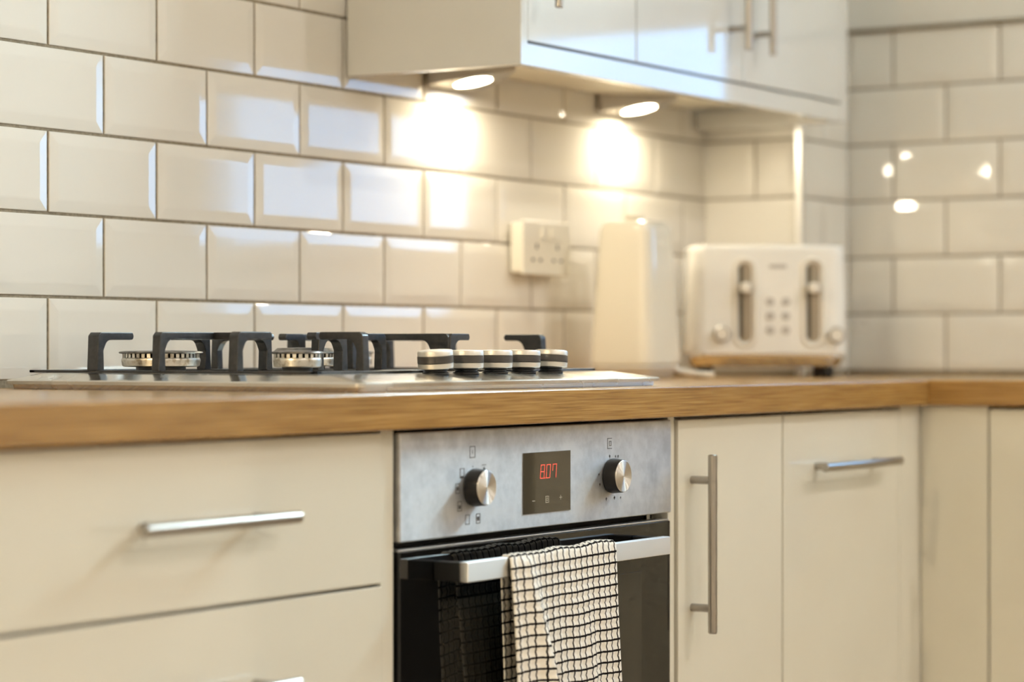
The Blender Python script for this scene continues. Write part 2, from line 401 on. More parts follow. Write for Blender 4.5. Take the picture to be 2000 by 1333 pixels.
# ------------------------------------------------------------------ worktops
def worktop_profile(x0, x1, depth):
    """local: length along x, front at y=-depth, top at z=0"""
    r = .0022; pts = []
    for cx, cz, a0 in ((-depth+r, -TH+r, PI), (-depth+r, -r, PI/2)):
        rng = [a0 + (PI/2)*i/4 for i in range(5)] if a0 == PI else [PI - (PI/2)*i/4 for i in range(5)]
        if a0 == PI: rng = rng[::-1]
        for a in rng: pts.append((cx + r*math.cos(a), cz + r*math.sin(a)))
    pts += [(0, 0), (0, -TH)]
    return pts
mb = MB(); mb.prism(worktop_profile(0, 0, -YW), XR - (-1.75), ((0, 0, 0), (0, 1, 0), (0, 0, 1), (1, 0, 0)))
wt = obj('worktop', mb, 'wood', None, (-1.75, 0, ZW), 0, local=True)
props(wt, 'oak laminate worktop running under the hob along the tiled back wall', 'worktop')
# right run: local x runs along -y of the room, front faces -x
SY0, SY1, SX0, SX1 = -1.28, -.80, 1.36, 1.80    # sink cut-out
dR = XR - XW
mb = MB(); fr = ((0, 0, 0), (0, 1, 0), (0, 0, 1), (1, 0, 0))
pr = worktop_profile(0, 0, dR)
y0 = YW - .0006
def seg(a, b, lo, hi):   # block of the right worktop between room y a>b and depth lo..hi (from the wall)
    t = MB()
    return t
l0 = y0 - SY1; l1 = y0 - SY0; l2 = y0 + 1.95
mb.prism(pr, l0, fr)
mb.prism([(p[0]+l0*0, p[1]) for p in pr], l2-l1, ((l1, 0, 0), (0, 1, 0), (0, 0, 1), (1, 0, 0)))
mb.box((l0, -(XR-SX1), -TH), (l1, 0, 0))
front = [p for p in pr if p[0] < -dR+.01] + [(-(XR-SX0), 0), (-(XR-SX0), -TH)]
mb.prism(front, l1-l0, ((l0, 0, 0), (0, 1, 0), (0, 0, 1), (1, 0, 0)))
wt2 = obj('worktop', mb, 'wood', None, (XR, y0, ZW), -PI/2, local=True)
props(wt2, 'oak laminate worktop of the return run under the right-hand wall, with the sink', 'worktop')

# ------------------------------------------------------------------ handles
def bar_handle(parent, a, b, out, posts, r=.006, name='handle'):
    """a-b ends of the bar axis, out = vector from the bar back to the door face, posts = fractions along the bar"""
    a, b, out = Vector(a), Vector(b), Vector(out); mb = MB().cyl(a, b, r, 20, .0012)
    for t in posts:
        p = a + (b-a)*t; mb.cyl(p, p+out, .0052, 16)
    return obj(name, mb, 'bar', parent)
HY = -.626
def door(parent, a, b, bev=.0018, m='cream', name='door'): return obj(name, MB().box(a, b, bev), m, parent)

# drawer unit
t = thing('drawer_unit', 'cream gloss drawer cabinet left of the oven', 'cabinet', (-.425, -.3, 0))
obj('carcass', MB().box((-.7235, -.5765, .15), (-.1275, -.02, .858)), 'carcass', t, smooth=False)
obj('plinth', MB().box((-.7235, -.53, .0), (-.1275, -.51, .149)), 'cream', t, smooth=False)
for i, (za, zb) in enumerate(((.7005, .8583), (.432, .6975), (.152, .429))):
    d = door(t, (-.7235, YD, za), (-.1285, -.578, zb), name='drawer_front')
    zc = .7815 if i == 0 else zb - .079
    bar_handle(d, (-.5425, HY, zc), (-.3115, HY, zc), (0, .0302, 0), (.14, .86))
# neighbour on the left
t = thing('base_cabinet', 'cream gloss base cabinet at the left end of the run, left of the drawers', 'cabinet', (-1.23, -.3, 0))
obj('carcass', MB().box((-1.745, -.5765, .15), (-.7275, -.02, .858)), 'carcass', t, smooth=False)
obj('plinth', MB().box((-1.745, -.53, .0), (-.7275, -.51, .149)), 'cream', t, smooth=False)
for xa, xb, hx in ((-1.744, -1.238, -1.29), (-1.235, -.7275, -1.18)):
    d = door(t, (xa, YD, .152), (xb, -.578, .8583)); bar_handle(d, (hx, HY, .585), (hx, HY, .812), (0, .0302, 0), (.14, .86))

# oven housing
t = thing('oven_housing', 'cream cabinet carcass framing the built-in oven', 'cabinet', (.197, -.3, 0))
obj('side_panel', MB().box((-.1262, -.592, .0), (-.1035, -.02, .8612), .001), 'cream', t)
obj('side_panel', MB().box((.4965, -.592, .0), (.5135, -.02, .8612), .001), 'cream', t)
obj('shelf', MB().box((-.103, -.57, .19), (.496, -.02, .208)), 'carcass', t, smooth=False)
obj('lower_panel', MB().box((-.1028, YD, .01), (.4958, -.578, .188), .0015), 'cream', t)

# narrow cabinet
t = thing('base_cabinet', 'narrow cream base cabinet with a tall vertical bar handle, right of the oven', 'cabinet', (.665, -.3, 0))
obj('carcass', MB().box((.5145, -.5765, .15), (.8125, -.02, .858)), 'carcass', t, smooth=False)
obj('plinth', MB().box((.5145, -.53, .0), (.8125, -.51, .149)), 'cream', t, smooth=False)
d = door(t, (.5165, YD, .152), (.8125, -.578, .8568)); bar_handle(d, (.5525, HY, .5845), (.5525, HY, .8125), (0, .0302, 0), (.14, .855))
# integrated appliance door with horizontal handle
t = thing('base_cabinet', 'wide cream base cabinet with a short horizontal handle, beside the inner corner', 'cabinet', (1.01, -.3, 0))
obj('carcass', MB().box((.8135, -.5765, .15), (1.2065, -.02, .858)), 'carcass', t, smooth=False)
obj('plinth', MB().box((.8135, -.53, .0), (1.28, -.51, .149)), 'cream', t, smooth=False)
d = door(t, (.8155, YD, .152), (1.2065, -.578, .8568)); bar_handle(d, (.884, HY, .7825), (1.142, HY, .7825), (0, .0302, 0), (.13, .87))
# corner fillers and the right run
t = thing('corner_post', 'cream L-shaped filler post in the inner corner of the base units', 'filler panel', (1.26, -.6, 0))
obj('filler', MB().box((1.2078, YD+.0004, .02), (1.3033, -.578, .8612), .0012), 'cream', t)
obj('filler', MB().box((XD, -.7045, .02), (1.3033, YD-.0004, .8612), .0012), 'cream', t)
t = thing('base_cabinet', 'cream base cabinet under the sink on the return run', 'cabinet', (1.6, -.96, 0))
mb = MB().box((1.305, -1.300, .15), (1.885, -1.285, .858)).box((1.305, -.724, .15), (1.885, -.706, .858)).box((1.305, -1.285, .15), (1.885, -.724, .168)).box((1.87, -1.285, .168), (1.885, -.724, .7))
obj('carcass', mb, 'carcass', t, smooth=False)
obj('plinth', MB().box((1.35, -1.300, .0), (1.37, -.706, .149)), 'cream', t, smooth=False)
d = door(t, (XD, -1.2985, .152), (1.3033, -.7068, .8568)); bar_handle(d, (XD-.03, -.80, .585), (XD-.03, -.80, .812), (.0302, 0, 0), (.14, .86))
t = thing('darkener', 'added unseen black dishwasher under the return worktop past the sink', 'darkener', (1.6, -1.65, 0))  # added unseen unit that gives the oven glass a dark reflection
obj('cabinet', MB().box((1.312, -1.895, .08), (1.885, -1.305, .858), .002), 'dark', t)
obj('door', MB().box((1.290, -1.893, .15), (1.3115, -1.307, .745), .003), 'black', t)
obj('control_strip', MB().box((1.290, -1.893, .750), (1.3115, -1.307, .8565), .003), 'black', t)
for hy in (-1.85, -1.37): obj('foot', MB().lathe([(.018, .0002), (.018, .0795)], (1.36, hy, 0), 16), 'black', t)
# sink let into the right worktop
t = thing('sink', 'stainless steel inset sink in the return worktop at the right edge', 'sink', (1.58, -.9, ZW))
def rrect(x0, x1, y0, y1, r, z, n=6):
    pts = []
    for cx, cy, a0 in ((x1-r, y1-r, 0), (x0+r, y1-r, PI/2), (x0+r, y0+r, PI), (x1-r, y0+r, 1.5*PI)):
        for i in range(n+1):
            a = a0 + PI/2*i/n; pts.append(Vector((cx+r*math.cos(a), cy+r*math.sin(a), z)))
    return pts
e = .02
rings = [rrect(SX0-e, SX1+e, SY0-e, SY1+e, .03, ZW+.0006), rrect(SX0-e, SX1+e, SY0-e, SY1+e, .03, ZW+.004), rrect(SX0-e+.004, SX1+e-.004, SY0-e+.004, SY1+e-.004, .028, ZW+.007),
         rrect(SX0+.012, SX1-.012, SY0+.012, SY1-.012, .05, ZW+.005), rrect(SX0+.022, SX1-.022, SY0+.022, SY1-.022, .05, ZW-.01), rrect(SX0+.04, SX1-.04, SY0+.04, SY1-.04, .05, ZW-.15), rrect(SX0+.1, SX1-.1, SY0+.1, SY1-.1, .05, ZW-.16)]
mb = MB().loft(rings, cap=False); bmf = mb.bm; bmf.verts.ensure_lookup_table()
mb.box((SX0+.09, SY0+.09, ZW-.1625), (SX1-.09, SY1-.09, ZW-.16))
obj('bowl', mb, 'steel', t)
obj('waste', MB().lathe([(.04, 0), (.042, .003), (.03, .004), (.028, .001)], ((SX0+SX1)/2, (SY0+SY1)/2, ZW-.16), 32), 'chrome', t)

# ------------------------------------------------------------------ wall cabinets
CX0, CX1, CY, CZ0, CZD, CZ1 = .609, 1.6572, -.302, 1.3348, 1.3685, 2.06
t1 = thing('wall_cabinet', 'single-door pale gloss wall cabinet with its tall end panel nearest the camera', 'cabinet', (.76, -.15, CZ0))
obj('end_panel', MB().box((CX0, CY, CZ0), (CX0+.0175, -.0095, CZ1), .001), 'white_gloss', t1)
obj('carcass', MB().box((CX0+.018, CY+.0205, CZD+.002), (.926, -.0095, CZ1)), 'carcass', t1, smooth=False)
d = door(t1, (.6275, CY, CZD), (.9258, CY+.018, CZ1), m='white_gloss')
bar_handle(d, (.655, CY-.033, 1.4137), (.655, CY-.033, 1.66), (0, .0332, 0), (.14, .86))
t2 = thing('wall_cabinet', 'double-door pale gloss wall cabinet with a pair of vertical handles', 'cabinet', (1.29, -.15, CZ0))
obj('end_panel', MB().box((CX1-.0255, CY, CZ0), (CX1, BY-.0095, CZ1), .001), 'white_gloss', t2)
obj('carcass', MB().box((.9275, CY+.0205, CZD+.002), (CX1-.0262, -.0095, CZ1)), 'carcass', t2, smooth=False)
obj('end_filler', MB().box((1.652, BY-.009, CZ0-.001), (BX-.007, -.0095, CZD+.0015), .001), 'white_gloss', t2)
for xa, xb, hx in ((.9283, 1.2688, 1.2235), (1.2712, 1.631, 1.3085)):
    d = door(t2, (xa, CY, CZD), (xb, CY+.018, CZ1), m='white_gloss')
    bar_handle(d, (hx, CY-.033, 1.4137), (hx, CY-.033, 1.66), (0, .0332, 0), (.14, .86))
pm = obj('light_pelmet', MB().box((CX0+.018, CY+.0008, CZ0), (CX1-.026, CY+.0198, CZD-.0035), .001).box((CX0+.018, CY+.0202, CZD-.016), (CX1-.026, CY+.032, CZD+.0014)), 'white_gloss')  # second box is an added hidden strip blocking stray lamp light
props(pm, 'long pale gloss strip under the doors of the wall cabinets', 'pelmet')

# under-cabinet wedge lights
def wedge_light(xc, label):
    t = thing('under_cabinet_light', label, 'light', (xc, -.06, CZD), 0, 'wedge lights under the wall cabinets')
    top = CZD + .0014; yb = -.0098
    def outline(dx, yb_, ya, n=5):
        A = Vector((xc-.078+dx, yb_)); B = Vector((xc+.078-dx, yb_)); C = Vector((xc+.012, ya)); r = .022; pts = []
        for p, q, s_ in ((A, C, B), (B, A, C), (C, B, A)):
            u = (q-p).normalized(); v = (s_-p).normalized()
            for i in range(n):
                k = i/(n-1); a = p + u*r*(1-k) + v*r*k; pts.append(a*(.55) + p*.45*(1) if 0 < i < n-1 else a)
        return pts
    def lower(y): return CZ0 + .004 + (yb - y)*.215
    o1 = outline(0, yb, -.128); o2 = outline(.002, yb-.001, -.126)
    mb = MB().loft([[Vector((p.x, p.y, top)) for p in o1], [Vector((p.x, p.y, lower(p.y)+.0015)) for p in o1], [Vector((p.x, p.y, lower(p.y))) for p in o2]])
    obj('housing', mb, 'bar', t)
    c = Vector((xc-.008, -.056, 0)); c.z = lower(c.y); nrm = Vector((0, -.215, -1)).normalized()
    rot = Vector((0, 0, 1)).rotation_difference(nrm).to_matrix()
    def disc(prof):
        m_ = MB().lathe(prof, (0, 0, 0), 32); bmesh.ops.transform(m_.bm, matrix=Matrix.Translation(c) @ rot.to_4x4(), verts=m_.bm.verts); return m_
    obj('ring', disc([(.031, -.001), (.034, .0), (.033, .002), (.029, .0022), (.0285, -.001)]), 'chrome', t)
    obj('lens', disc([(.0285, .0), (.0285, .0018), (.001, .0022)]), LENS, t)
    ld = bpy.data.lights.new('led', 'AREA'); ld.shape = 'DISK'; ld.size = .05; ld.energy = .52; ld.color = (1, .91, .71); ld.spread = PI
    lo = bpy.data.objects.new('led_lamp', ld); COL.objects.link(lo); lo.parent = t
    lo.location = c + nrm*.006 - Vector((xc, -.06, CZD)); lo.rotation_euler = nrm.to_track_quat('-Z', 'Y').to_euler()
    return t
LENS = mat('led_lens', (.9, .85, .7), .4, emis=(1, .86, .60), es=14)
wedge_light(.872, 'lit triangular wedge light under the single-door wall cabinet')
wedge_light(1.376, 'lit triangular wedge light under the double-door wall cabinet')

# ------------------------------------------------------------------ oven
t = thing('oven', 'built-in stainless steel oven with a black glass door', 'oven', (.197, -.59, .21))
OX0, OX1, OY = -.1000, .4945, -.598
obj('oven_body', MB().box((-.095, -.572, .2085), (.489, -.05, .850)), 'dark', t, smooth=False)
for xv in (-.094, .470): obj('vent_bracket', MB().box((xv, -.5765, .720), (xv+.008, -.5725, .752)), 'steel', t)
pn = obj('control_panel', MB().box((OX0, OY, .7412), (OX1, -.5735, .8575), .0016, 3), 'panel', t)
def oven_knob(x, ang):
    k = obj('oven_knob', MB().lathe([(.0205, 0), (.0212, -.003), (.0198, -.0155), (.0194, -.0165)], (x, OY-.0006, .7935), 48, 'y'), 'black', t)
    mb = MB().lathe([(.0192, 0), (.0192, -.0006), (.0186, -.0011), (.0004, -.0011)], (0, 0, 0), 48, 'y')
    fo = obj('knob_face', mb, 'spun', k, local=True); fo.location = Vector((x, OY-.0171, .7935)) - WM[t.name].translation
    return k
oven_knob(.0415, 0); oven_knob(.3435, 0)
dp = obj('display', MB().box((.1440, OY-.0008, .7575), (.2482, OY+.0005, .8277), .0003), 'dglass', t)
# flat print
def flat(mb, x, z, quads, y):
    m_ = MB()
    for a, b, c, d in quads: m_.box((x+a, y, z+b), (x+c, y+.00015, z+d))
    obj('printed_symbol', m_, 'ink' if y == PY else 'wink', pn if y == PY else dp, smooth=False)
def rect_outline(x0, z0, x1, z1, wd): return [(x0, z0, x1, z0+wd), (x0, z1-wd, x1, z1), (x0, z0+wd, x0+wd, z1-wd), (x1-wd, z0+wd, x1, z1-wd)]
PY = OY - .00022
mb = MB(); b5 = (-.0042, -.0055, .0042, .0055); wd = .0007
flat(mb, .0395, .8327, rect_outline(-.0055, -.0065, .0055, .0065, .0008) + [(-.0003, -.002, .0003, .002)], PY)      # big oven symbol above left knob
flat(mb, .0190, .8100, rect_outline(*b5, wd) + [(-.003, -.005, .003, -.003)], PY)
flat(mb, .0400, .8160, [(-.0008, .0, .0008, .0012), (-.0004, -.004, .0004, -.0015)], PY)
flat(mb, .0630, .8125, [(-.0042, .0048, .0042, .0055), (-.0042, -.0055, .0042, -.0048), (-.0004, -.003, .0004, .003), (-.003, -.0004, .003, .0004), (-.0018, -.0018, .0018, .0018)], PY)
flat(mb, .0100, .7935, rect_outline(*b5, wd) + [(-.002, -.002, .002, .002)], PY)
flat(mb, .0140, .7740, rect_outline(*b5, wd) + [(-.002, -.003, .002, .001)], PY)
flat(mb, .0295, .7585, rect_outline(*b5, wd), PY)
flat(mb, .0510, .7585, rect_outline(*b5, wd) + [(-.0022, -.0022, .0022, .0022)], PY)
flat(mb, .3405, .8327, [(-.0055, -.0065, .0055, -.0057), (-.0055, .0057, .0055, .0065), (-.0055, -.0057, -.0047, .0057)] + rect_outline(-.001, -.003, .004, .003, .0008), PY)
for x, z, s in ((.3405, .8170, 1), (.3545, .8165, .7), (.3610, .8165, .8), (.3850, .7935, .8), (.3820, .7745, .6), (.3150, .7960, .9), (.3170, .7840, .9), (.3325, .7660, 1), (.3520, .7665, 1), (.3670, .7660, .7)):
    flat(mb, x, z, [(-.0016*s, -.0006*s, .0016*s, .0012*s), (-.0005*s, -.0022*s, .0005*s, .0022*s)], PY)
DY = OY - .00105
def digit(mb, ch, x, z, w_, h_, th):
    on = {'8': 'abcdefg', '0': 'abcdef', '7': 'abcf'}[ch]; sl = .12
    S = {'a': (0, h_-th, w_, h_), 'd': (0, 0, w_, th), 'g': (0, h_/2-th/2, w_, h_/2+th/2), 'f': (0, h_/2, th, h_), 'b': (w_-th, h_/2, w_, h_), 'e': (0, 0, th, h_/2), 'c': (w_-th, 0, w_, h_/2)}
    g = .00022
    for s in on:
        a, b, c, d = S[s]; a += g; c -= g; b += g; d -= g
        pts = [(a+b*sl, b), (c+b*sl, b), (c+d*sl, d), (a+d*sl, d)]
        mb.prism(pts, .00012, ((x, DY, z), (1, 0, 0), (0, 0, 1), (0, 1, 0)))
mb = MB(); zz = .7968
for ch, x in (('8', .1795), ('0', .1925), ('7', .2060)):
    mb = MB(); digit(mb, ch, x, zz, .0092, .0165, .0012); obj('digit', mb, 'red', dp, smooth=False, label='red lit digit ' + ch)
obj('decimal_point', MB().box((.1897, DY, zz), (.1911, DY+.00012, zz+.0014)), 'red', dp, smooth=False)
mb = MB(); zi = .7725
flat(mb, .1660, zi-.0005, [(-.0028, -.0003, .0028, .0003)], DY)
flat(mb, .2255, zi+.0010, [(-.0028, -.0003, .0028, .0003), (-.0003, -.0028, .0003, .0028)], DY)
flat(mb, .1955, zi, rect_outline(-.0036, -.0038, .0036, .0038, .0005) + rect_outline(-.0016, -.0018, .0016, .0018, .0004), DY)
# door
DT, DBt, DYF = .7310, .214, -.597
dr = obj('oven_door', MB().box((OX0+.001, DYF, DBt), (OX1-.001, -.577, DT), .0012, 2), 'bglass', t, label='black mirror-like glass door')
obj('door_top_edge', MB().box((OX0+.0012, -.5955, DT+.0002), (OX1-.0012, -.578, DT+.0022), .0006), 'steel', dr)
obj('inner_window', MB().box((-.02, DYF-.0006, .30), (.420, DYF+.0006, .6725), .0002), 'wglass', dr)
HX0, HX1, HYF, HZ0, HZ1 = -.0360, .4125, -.642, .6960, .7178
mb = MB().box((HX0, HYF, HZ0), (HX1, HYF+.011, HZ1), .0012)
hd = obj('door_handle', mb, 'handle_steel', dr, label='flat stainless steel bar handle')
for xa in (HX0+.0004, HX1-.0164):
    obj('handle_bracket', MB().box((xa, HYF+.0105, HZ0+.0004), (xa+.016, DYF-.0002, HZ1-.0006), .0015), 'black', hd)

# ------------------------------------------------------------------ tea towel over the handle
def towel():
    CW = .0128; nu = 18; su = 6; sv = 6
    W = nu*CW; xs0 = .0435
    yo = HYF - .0035; yi = HYF + .011 + .0035; zt = HZ1 + .0028
    path = []
    zf, zbk = .470, .486
    n1 = int((zt - zf)/(CW/sv)); 
    for i in range(n1+1): path.append((yo, zf + (zt-.006-zf)*i/n1))
    for i in range(1, 12):
        a = PI - PI*i/12; rx = (yi-yo)/2
        path.append(((yo+yi)/2 + rx*math.cos(a), zt - .006 + .006*math.sin(a)))
    n2 = int((zt - zbk)/(CW/sv))
    for i in range(n2+1): path.append((yi, zt-.006 - (zt-.006-zbk)*i/n2))
    s = [0]
    for (a, b), (c, d) in zip(path, path[1:]): s.append(s[-1] + math.hypot(c-a, d-b))
    stop = s[n1+6]
    verts, uvs = [], []; nU = nu*su
    for j, (y, z) in enumerate(path):
        sg = 1 if j <= n1 else (-1 if j > n1+11 else 0)
        ca = 0
        if sg == 1: nx = Vector((0, -1, 0))
        elif sg == -1: nx = Vector((0, 1, 0))
        else:
            a = PI - PI*(j-n1)/12; nx = Vector((0, math.cos(a), math.sin(a)))
        drop = max(0, zt - z)
        for i in range(nU+1):
            u = i/nU; U = u*nu; V = (s[j]-stop)/CW
            fu = abs((U % 1) - .5)*2; fv = abs((V % 1) - .5)*2
            puff = .0018*(1-fu**3)*(1-fv**3)
            x = xs0 + u*W; dy = 0; dx = 0; dz = 0
            g = min(1, drop/.22)
            if sg == 1:
                # diagonal fold that opens downwards on the left, gentler waves to the right
                c0 = .12 + .20*g; k = math.exp(-((u-c0)/(.055+.03*g))**2)
                dy -= (.003 + .024*g)*k; dy += .004*g*math.exp(-((u-c0-.14)/.06)**2)
                dy -= .004*g*math.sin(u*11+1.2)*.6 + .0014*math.sin(u*23 + z*30)*g + .0012*math.sin(u*41 + z*17)*g
                dz0 = .0014*math.sin(u*19 + z*9)
                dx = .018*g*(1-u)**1.5 + .011*g*u
                dy -= .004*g
                dz = .0045*(u-.5) + dz0*g
            elif sg == -1:
                dy = .004*g*math.sin(u*9+.4) + .004*g; dy = min(dy, .012); dx = .022*g*(1-u) + .006
            else:
                dz = .0012*math.sin(u*17) + .0045*(u-.5); dx = .006*max(0, (j-n1)/12)
                dz = max(dz, -.0012)
            p = Vector((x+dx, y+dy, z+dz)) + nx*puff
            if j > n1+5: p.y = min(p.y, DYF-.003)
            verts.append(p); uvs.append((U+.5, V+.5))
    faces = []; R = nU+1
    for j in range(len(path)-1):
        for i in range(nU): faces.append((j*R+i, j*R+i+1, (j+1)*R+i+1, (j+1)*R+i))
    me = bpy.data.meshes.new('tea_towel'); org = Vector((.16, HYF, .59))
    me.from_pydata([v-org for v in verts], [], faces); me.update()
    ul = me.uv_layers.new(name='UVMap')
    for lp in me.loops: ul.data[lp.index].uv = uvs[lp.vertex_index]
    for p in me.polygons: p.use_smooth = True
    me.materials.append(M['towel'])
    o = bpy.data.objects.new('tea_towel', me); COL.objects.link(o); o.location = org
    sm = o.modifiers.new('thickness', 'SOLIDIFY'); sm.thickness = .0016; sm.offset = -1
    props(o, 'cream terry tea towel with a black grid, hanging over the oven handle', 'tea towel')
towel()

# ------------------------------------------------------------------ gas hob
HB = dict(x0=-.121, x1=.537, y0=-.562, y1=-.046)
PT = .9185      # plateau height
t = thing('gas_hob', 'stainless steel gas hob with black cast-iron pan supports set in the worktop', 'hob', (.208, -.3, ZW))
x0, x1, y0h, y1h = HB['x0'], HB['x1'], HB['y0'], HB['y1']
def hr(ix, iyf, iyb, z, r): return rrect(x0+ix, x1-ix, y0h+iyf, y1h-iyb, r, z, 5)
rings = [hr(.007, .007, .007, ZW+.0003, .008), hr(.006, .006, .006, ZW+.0052, .008), hr(0, 0, 0, ZW+.0056, .010), hr(0, 0, 0, ZW+.0094, .010), hr(.0015, .0015, .0015, ZW+.0108, .010),
         hr(.009, .010, .008, ZW+.0125, .012), hr(.024, .045, .022, PT-.0012, .016), hr(.028, .052, .026, PT, .016)]
obj('top_plate', MB().loft(rings), 'hobsteel', t, ang=.25)
# dished burner wells are low raised collars
def burner(x, y, r, capz=.0225, label=None):
    b = thing_part('burner', t)
    z = PT + .0028
    body = obj('burner', MB().lathe([(r*.62, -.0026), (r*.62, .0045)], (x, y, z), 40), 'black', t)
    obj('spreader', MB().lathe([(r*.90, .0042), (r*.96, .0055), (r*.985, .0115), (r*.97, .0142), (r*.95, .0150), (r*.93, .0155)], (x, y, z), 48), 'alu', body)
    mb = MB(); n = max(18, int(2*PI*r/.0072))
    for i in range(n):
        a = 2*PI*i/n; rot = Matrix.Rotation(a, 3, 'Z')
        m1 = MB().box((r*.55, -.0021, z+.0150), (r*.955, .0021, z+.0199)); bmesh.ops.rotate(m1.bm, verts=m1.bm.verts, cent=(0, 0, 0), matrix=rot)
        bmesh.ops.translate(m1.bm, verts=m1.bm.verts, vec=(x, y, 0)); mb._merge(m1.bm)
    obj('flame_ports', mb, 'alu', body)
    obj('port_core', MB().lathe([(r*.80, .0150), (r*.80, .0196)], (x, y, z), 40), 'dark', body)
    obj('burner_cap', MB().lathe([(r*.97, .0196), (r*1.04, .0203), (r*1.05, .0212), (r*1.03, .0222), (r*.9, capz+.0006), (r*.3, capz+.0012), (.0005, capz+.0012)], (x, y, z), 48), 'cap', body)
    a = .9
    px, py = x + (r*.95+.006)*math.cos(a), y + (r*.95+.006)*math.sin(a)
    obj('spark_plug', MB().lathe([(.0035, -.0026), (.0035, .014), (.0018, .0145), (.0018, .019)], (px, py, z), 12), 'plastic', body)
def thing_part(n, p): return None
burner(.014, -.172, .0475); burner(.018, -.372, .0285); burner(.192, -.252, .0385, .026); burner(.415, -.150, .036); burner(.405, -.392, .036)

# pan supports
ZT = .966
def arm(mb, p, d, length, thick, z0=PT+.0030, legw=.010, bar=.0085, top=ZT):
    """leg at p with an arched finger running along d for length (from the outer face of the leg)"""
    d = Vector((d[0], d[1], 0)).normalized(); n = Vector((-d.y, d.x, 0)); h = top - z0
    pts = [(-.002, 0), (legw, 0), (legw-.001, h*.52)]
    for i in range(1, 5):
        a = PI/2*i/4; rr = h*.48 - bar
        pts.append((legw + .0005 + (1-math.cos(a))*rr*.9, h*.52 + math.sin(a)*rr))
    pts += [(length, h-bar), (length+.002, h-bar*.55), (length, h), (.004, h), (.0, h-.004)]
    o = Vector((p[0], p[1], z0)) - n*thick/2
    mb.prism(pts, thick, (o, d, (0, 0, 1), n), .0012)
def rack(xa, xb, ya, yb, arms, bars, legs=()):
    mb = MB(); z0 = PT + .0004
    r = .0045
    for a, b in (((xa, ya), (xa, yb)), ((xb, ya), (xb, yb)), ((xa, ya), (xb, ya)), ((xa, yb), (xb, yb))):
        mb.box((min(a[0], b[0])-r, min(a[1], b[1])-r, z0), (max(a[0], b[0])+r, max(a[1], b[1])+r, z0+.0032), .0008)
    for q in arms: arm(mb, *q[:4], **({'legw': q[4]} if len(q) > 4 else {}))
    for a, b, th in bars:
        a = Vector((*a, 0)); b = Vector((*b, 0)); d = (b-a); ln = d.length; d.normalize(); n = Vector((-d.y, d.x, 0))
        mb.prism([(0, 0), (ln, 0), (ln, .0085), (0, .0085)], th, (a - n*th/2 + Vector((0, 0, ZT-.0085)), d, (0, 0, 1), n), .001)
    return obj('pan_support', mb, 'iron', t)
xa, xb = -.084, .112
rack(xa, xb, -.475, -.062,
     [((xa-.004, -.157), (1, 0), .060, .0165), ((xb+.004, -.157), (-1, 0), .060, .0135),
      ((xa-.004, -.252), (1, 0), .06, .0115), ((xb+.004, -.252), (-1, 0), .06, .0135),
      ((xa-.004, -.364), (1, 0), .060, .013), ((xb+.004, -.364), (-1, 0), .060, .0135),
      ((.014, -.066), (0, -1), .055, .0115), ((.014, -.471), (0, 1), .06, .0115)],
     [((xa+.01, -.252), (xb-.01, -.252), .010), ((.014, -.252), (.014, -.222), .010), ((.014, -.252), (.014, -.325), .010)])
xa, xb = .132, .262
rack(xa, xb, -.400, -.100,
     [((xa-.004, -.190), (1, 0), .040, .012), ((xa-.004, -.315), (1, 0), .040, .012), ((xb+.004, -.190), (-1, 0), .040, .012), ((xb+.004, -.315), (-1, 0), .040, .012),
      ((.197, -.104), (0, -1), .09, .011)], [])
xa, xb = .300, .512
rack(xa, xb, -.470, -.062,
     [((xa, -.248), (0, 1), .062, .0125, .028), ((xa, -.395), (0, 1), .062, .0125, .028), ((xa-.004, -.391), (1, 0), .042, .012), ((xa-.004, -.150), (1, 0), .055, .0135),
      ((xb, -.398), (0, 1), .056, .013, .026), ((xb+.004, -.252), (-1, 0), .06, .0135), ((xb+.004, -.150), (-1, 0), .055, .0135)],
     [((xa, -.385), (xa, -.230), .010), ((xa, -.252), (xb, -.252), .010)])

# hob knobs
for i in range(5):
    x = .103 + .0628*i; y = -.506; tilt = (-.10, .0, .01, .03, .09)[i]*.8
    zk = PT - .0011
    base = obj('hob_knob', MB().lathe([(.0155, 0), (.0155, .002), (.0130, .003), (.0130, .0045), (.0145, .0055), (.0145, .0085)], (x, y, zk), 32), 'black', t)
    R = Matrix.Translation(Vector((x, y, zk+.008))) @ Matrix.Rotation(tilt, 4, 'Y')
    def part(name, prof, m):
        m_ = MB().lathe(prof, (0, 0, 0), 40); bmesh.ops.transform(m_.bm, matrix=R, verts=m_.bm.verts); return obj(name, m_, m, base)
    part('lower_ring', [(.0195, -.001), (.0203, -.0004), (.0206, .0048), (.0200, .0052)], 'knobsteel')
    part('grip_band', [(.0203, .0052), (.0209, .0056), (.0209, .0132), (.0203, .0136)], 'band')
    part('upper_ring', [(.0203, .0136), (.0206, .0140), (.0204, .0182), (.0196, .0195), (.0172, .0200), (.0005, .0201)], 'knobsteel')

# ------------------------------------------------------------------ socket
t = thing('wall_socket', 'cream double plug socket on a raised box on the tiled wall', 'socket', (1.107, -.02, 1.1065))
SXa, SXb, SZa, SZb = 1.037, 1.179, 1.0635, 1.1490
obj('back_box', MB().box((SXa+.003, -.031, SZa+.003), (SXb-.003, -.0092, SZb-.003), .004), 'socket', t)
fp = obj('face_plate', MB().box((SXa, -.0365, SZa), (SXb, -.0310, SZb), .0022, 3), 'socket', t)
for cx in ((SXa*.72+SXb*.28), (SXa*.28+SXb*.72)):
    mb = MB()
    for dx, dz, w_, h_ in ((0, .007, .0045, .008), (-.0112, -.0145, .0072, .0042), (.0112, -.0145, .0072, .0042)):
        mb.box((cx+dx-w_/2, -.0368, 1.102+dz-h_/2), (cx+dx+w_/2, -.0350, 1.102+dz+h_/2))
    obj('pin_holes', mb, 'dark', fp, smooth=False)
